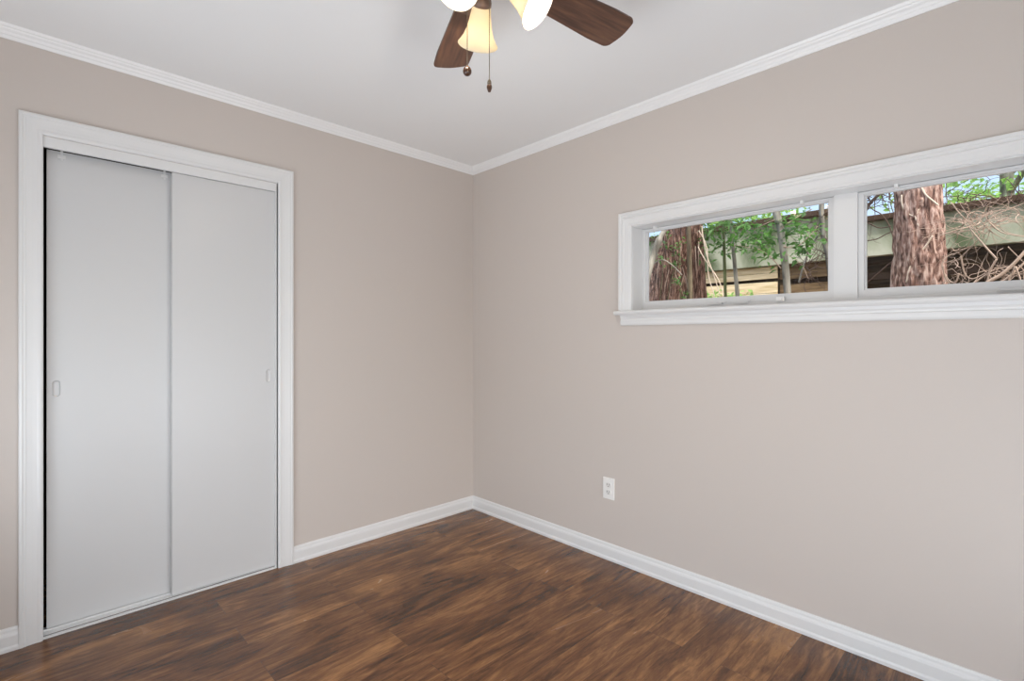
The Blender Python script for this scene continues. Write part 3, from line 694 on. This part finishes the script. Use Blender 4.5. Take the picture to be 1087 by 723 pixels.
# dark bare twigs along the shelter's roof edge
on = ground_at(at(930,230,3.2)); t = empty('bare_shrub', on); tag(t, 'dark bare twigs left of the plated trunk in the right pane', 'shrub')
bm = bmesh.new(); tube(bm, [on]+spline([at(915,330,3.2), at(912,260,3.2), at(918,225,3.2), at(935,205,3.2), at(950,198,3.2)]), [.02-.0004*i for i in range(26)], 7)
for pts in ([(914,232),(924,238),(934,242),(946,240)], [(918,212),(926,222),(936,228),(944,240),(950,258)], [(916,256),(930,254),(942,248),(952,244)], [(916,304),(930,292),(944,280),(956,272)]):
    sp = spline([at(x, y, 3.15) for x, y in pts]); tube(bm, sp, .005, 5)
tc('stem', bm, 'twig_dark', t, on)
bm = bmesh.new()
for x, y in ((925,212),(940,210),(950,212),(920,218),(1010,214),(1030,212),(1050,214),(1075,212)): twigs(bm, at(x, y, 3.2 if x < 960 else 3.4), 7, .4, .004, spread=1, sub=1)
tc('twig', bm, 'twig_dark', t, on)
# low leafy shrub in front of the boards
ln = ground_at(at(762,312,3.2)); t = empty('low_shrub', ln); tag(t, 'low bright green shrub at the foot of the beige boards', 'shrub')
bm = bmesh.new(); twigs(bm, ln+Vector((0,0,1.0)), 18, .5, .006, sub=1); tube(bm, [ln, ln+Vector((0,0,1.1))], .02, 8); tc('stem', bm, 'bark_green', t, ln)
bm = bmesh.new(); leaves(bm, [at(random.uniform(748,792), random.uniform(312,336), 3.2+random.uniform(-.2,.3)) for _ in range(24)], 700, (.10,.14,.03), .07, .035); tc('foliage', bm, 'leaf_bright', t, ln, False)
# sapling with dark twigs right of the slim grey tree
kn = ground_at(at(872,300,3.0)); t = empty('bare_sapling', kn); tag(t, 'bare grey sapling at the right end of the left pane', 'sapling')
bm = bmesh.new(); tube(bm, [kn]+spline([at(884,330,3.0), at(880,280,3.0), at(874,250,3.0), at(872,220,3.0), at(874,190,3.0)]), .022, 8)
tube(bm, spline([at(848,300,3.0), at(852,285,3.0), at(858,268,3.0), at(868,250,3.0)]), .008, 6)
tc('stem', bm, 'bark_grey', t, kn)
bm = bmesh.new()
for x, y in ((872,250),(868,232),(876,270),(858,285),(866,290)): twigs(bm, at(x, y, 3.0), 8, .35, .0035, sub=1)
tc('twig', bm, 'twig_dark', t, kn)
# background trees beyond the shelter
def back_tree(x, y, h, r, n, lb, m='leaf_bright', low=2.2):
    b = Vector((x, y, GZ)); t = empty('broadleaf_tree', b); tag(t, lb, 'tree', 'broadleaf trees beyond the shelter')
    bm = bmesh.new(); tube(bm, spline([b, b+Vector((.1,.05,h*.4)), b+Vector((-.05,.1,h*.8))]), [.16-.006*i for i in range(13)], 10)
    for k in range(9):
        a = random.uniform(0, 2*PI); z = random.uniform(.3, .75)*h; s = b+Vector((.03,.08,z))
        e = s+Vector((math.cos(a)*r*.9, math.sin(a)*r*.9, random.uniform(.2,.9)))
        tube(bm, spline([s, s.lerp(e, .5)+Vector((0,0,.15)), e]), [.06-.004*i for i in range(13)], 6)
    tc('trunk', bm, 'bark_grey', t, b)
    bm = bmesh.new(); cs = []
    for _ in range(34):
        a = random.uniform(0, 2*PI); rr = r*math.sqrt(random.random()); cs.append((x+math.cos(a)*rr, y+math.sin(a)*rr, GZ+random.uniform(low, h)))
    leaves(bm, cs, n, (.38,.38,.26), .17, .09); tc('foliage', bm, m, t, b, False)
back_tree(10.8, -2.6, 6.2, 1.8, 3600, 'pale green leafy tree above the shelter, right of the plated trunk', low=2.6)
back_tree(13.5, -7.2, 6.8, 1.9, 3400, 'green leafy tree at the far right above the shelter roof', low=3.4)
back_tree(10.2, 2.4, 6.3, 1.6, 3800, 'green leafy tree above the shelter, behind the slim grey tree', low=2.8)
back_tree(9.8, 6.6, 6.2, 1.5, 3000, 'green leafy tree above the shelter, right behind the young stems', low=2.8)
back_tree(9.8, 11.0, 6.0, 2.0, 3200, 'green leafy tree behind the shaggy trunk', low=1.5)
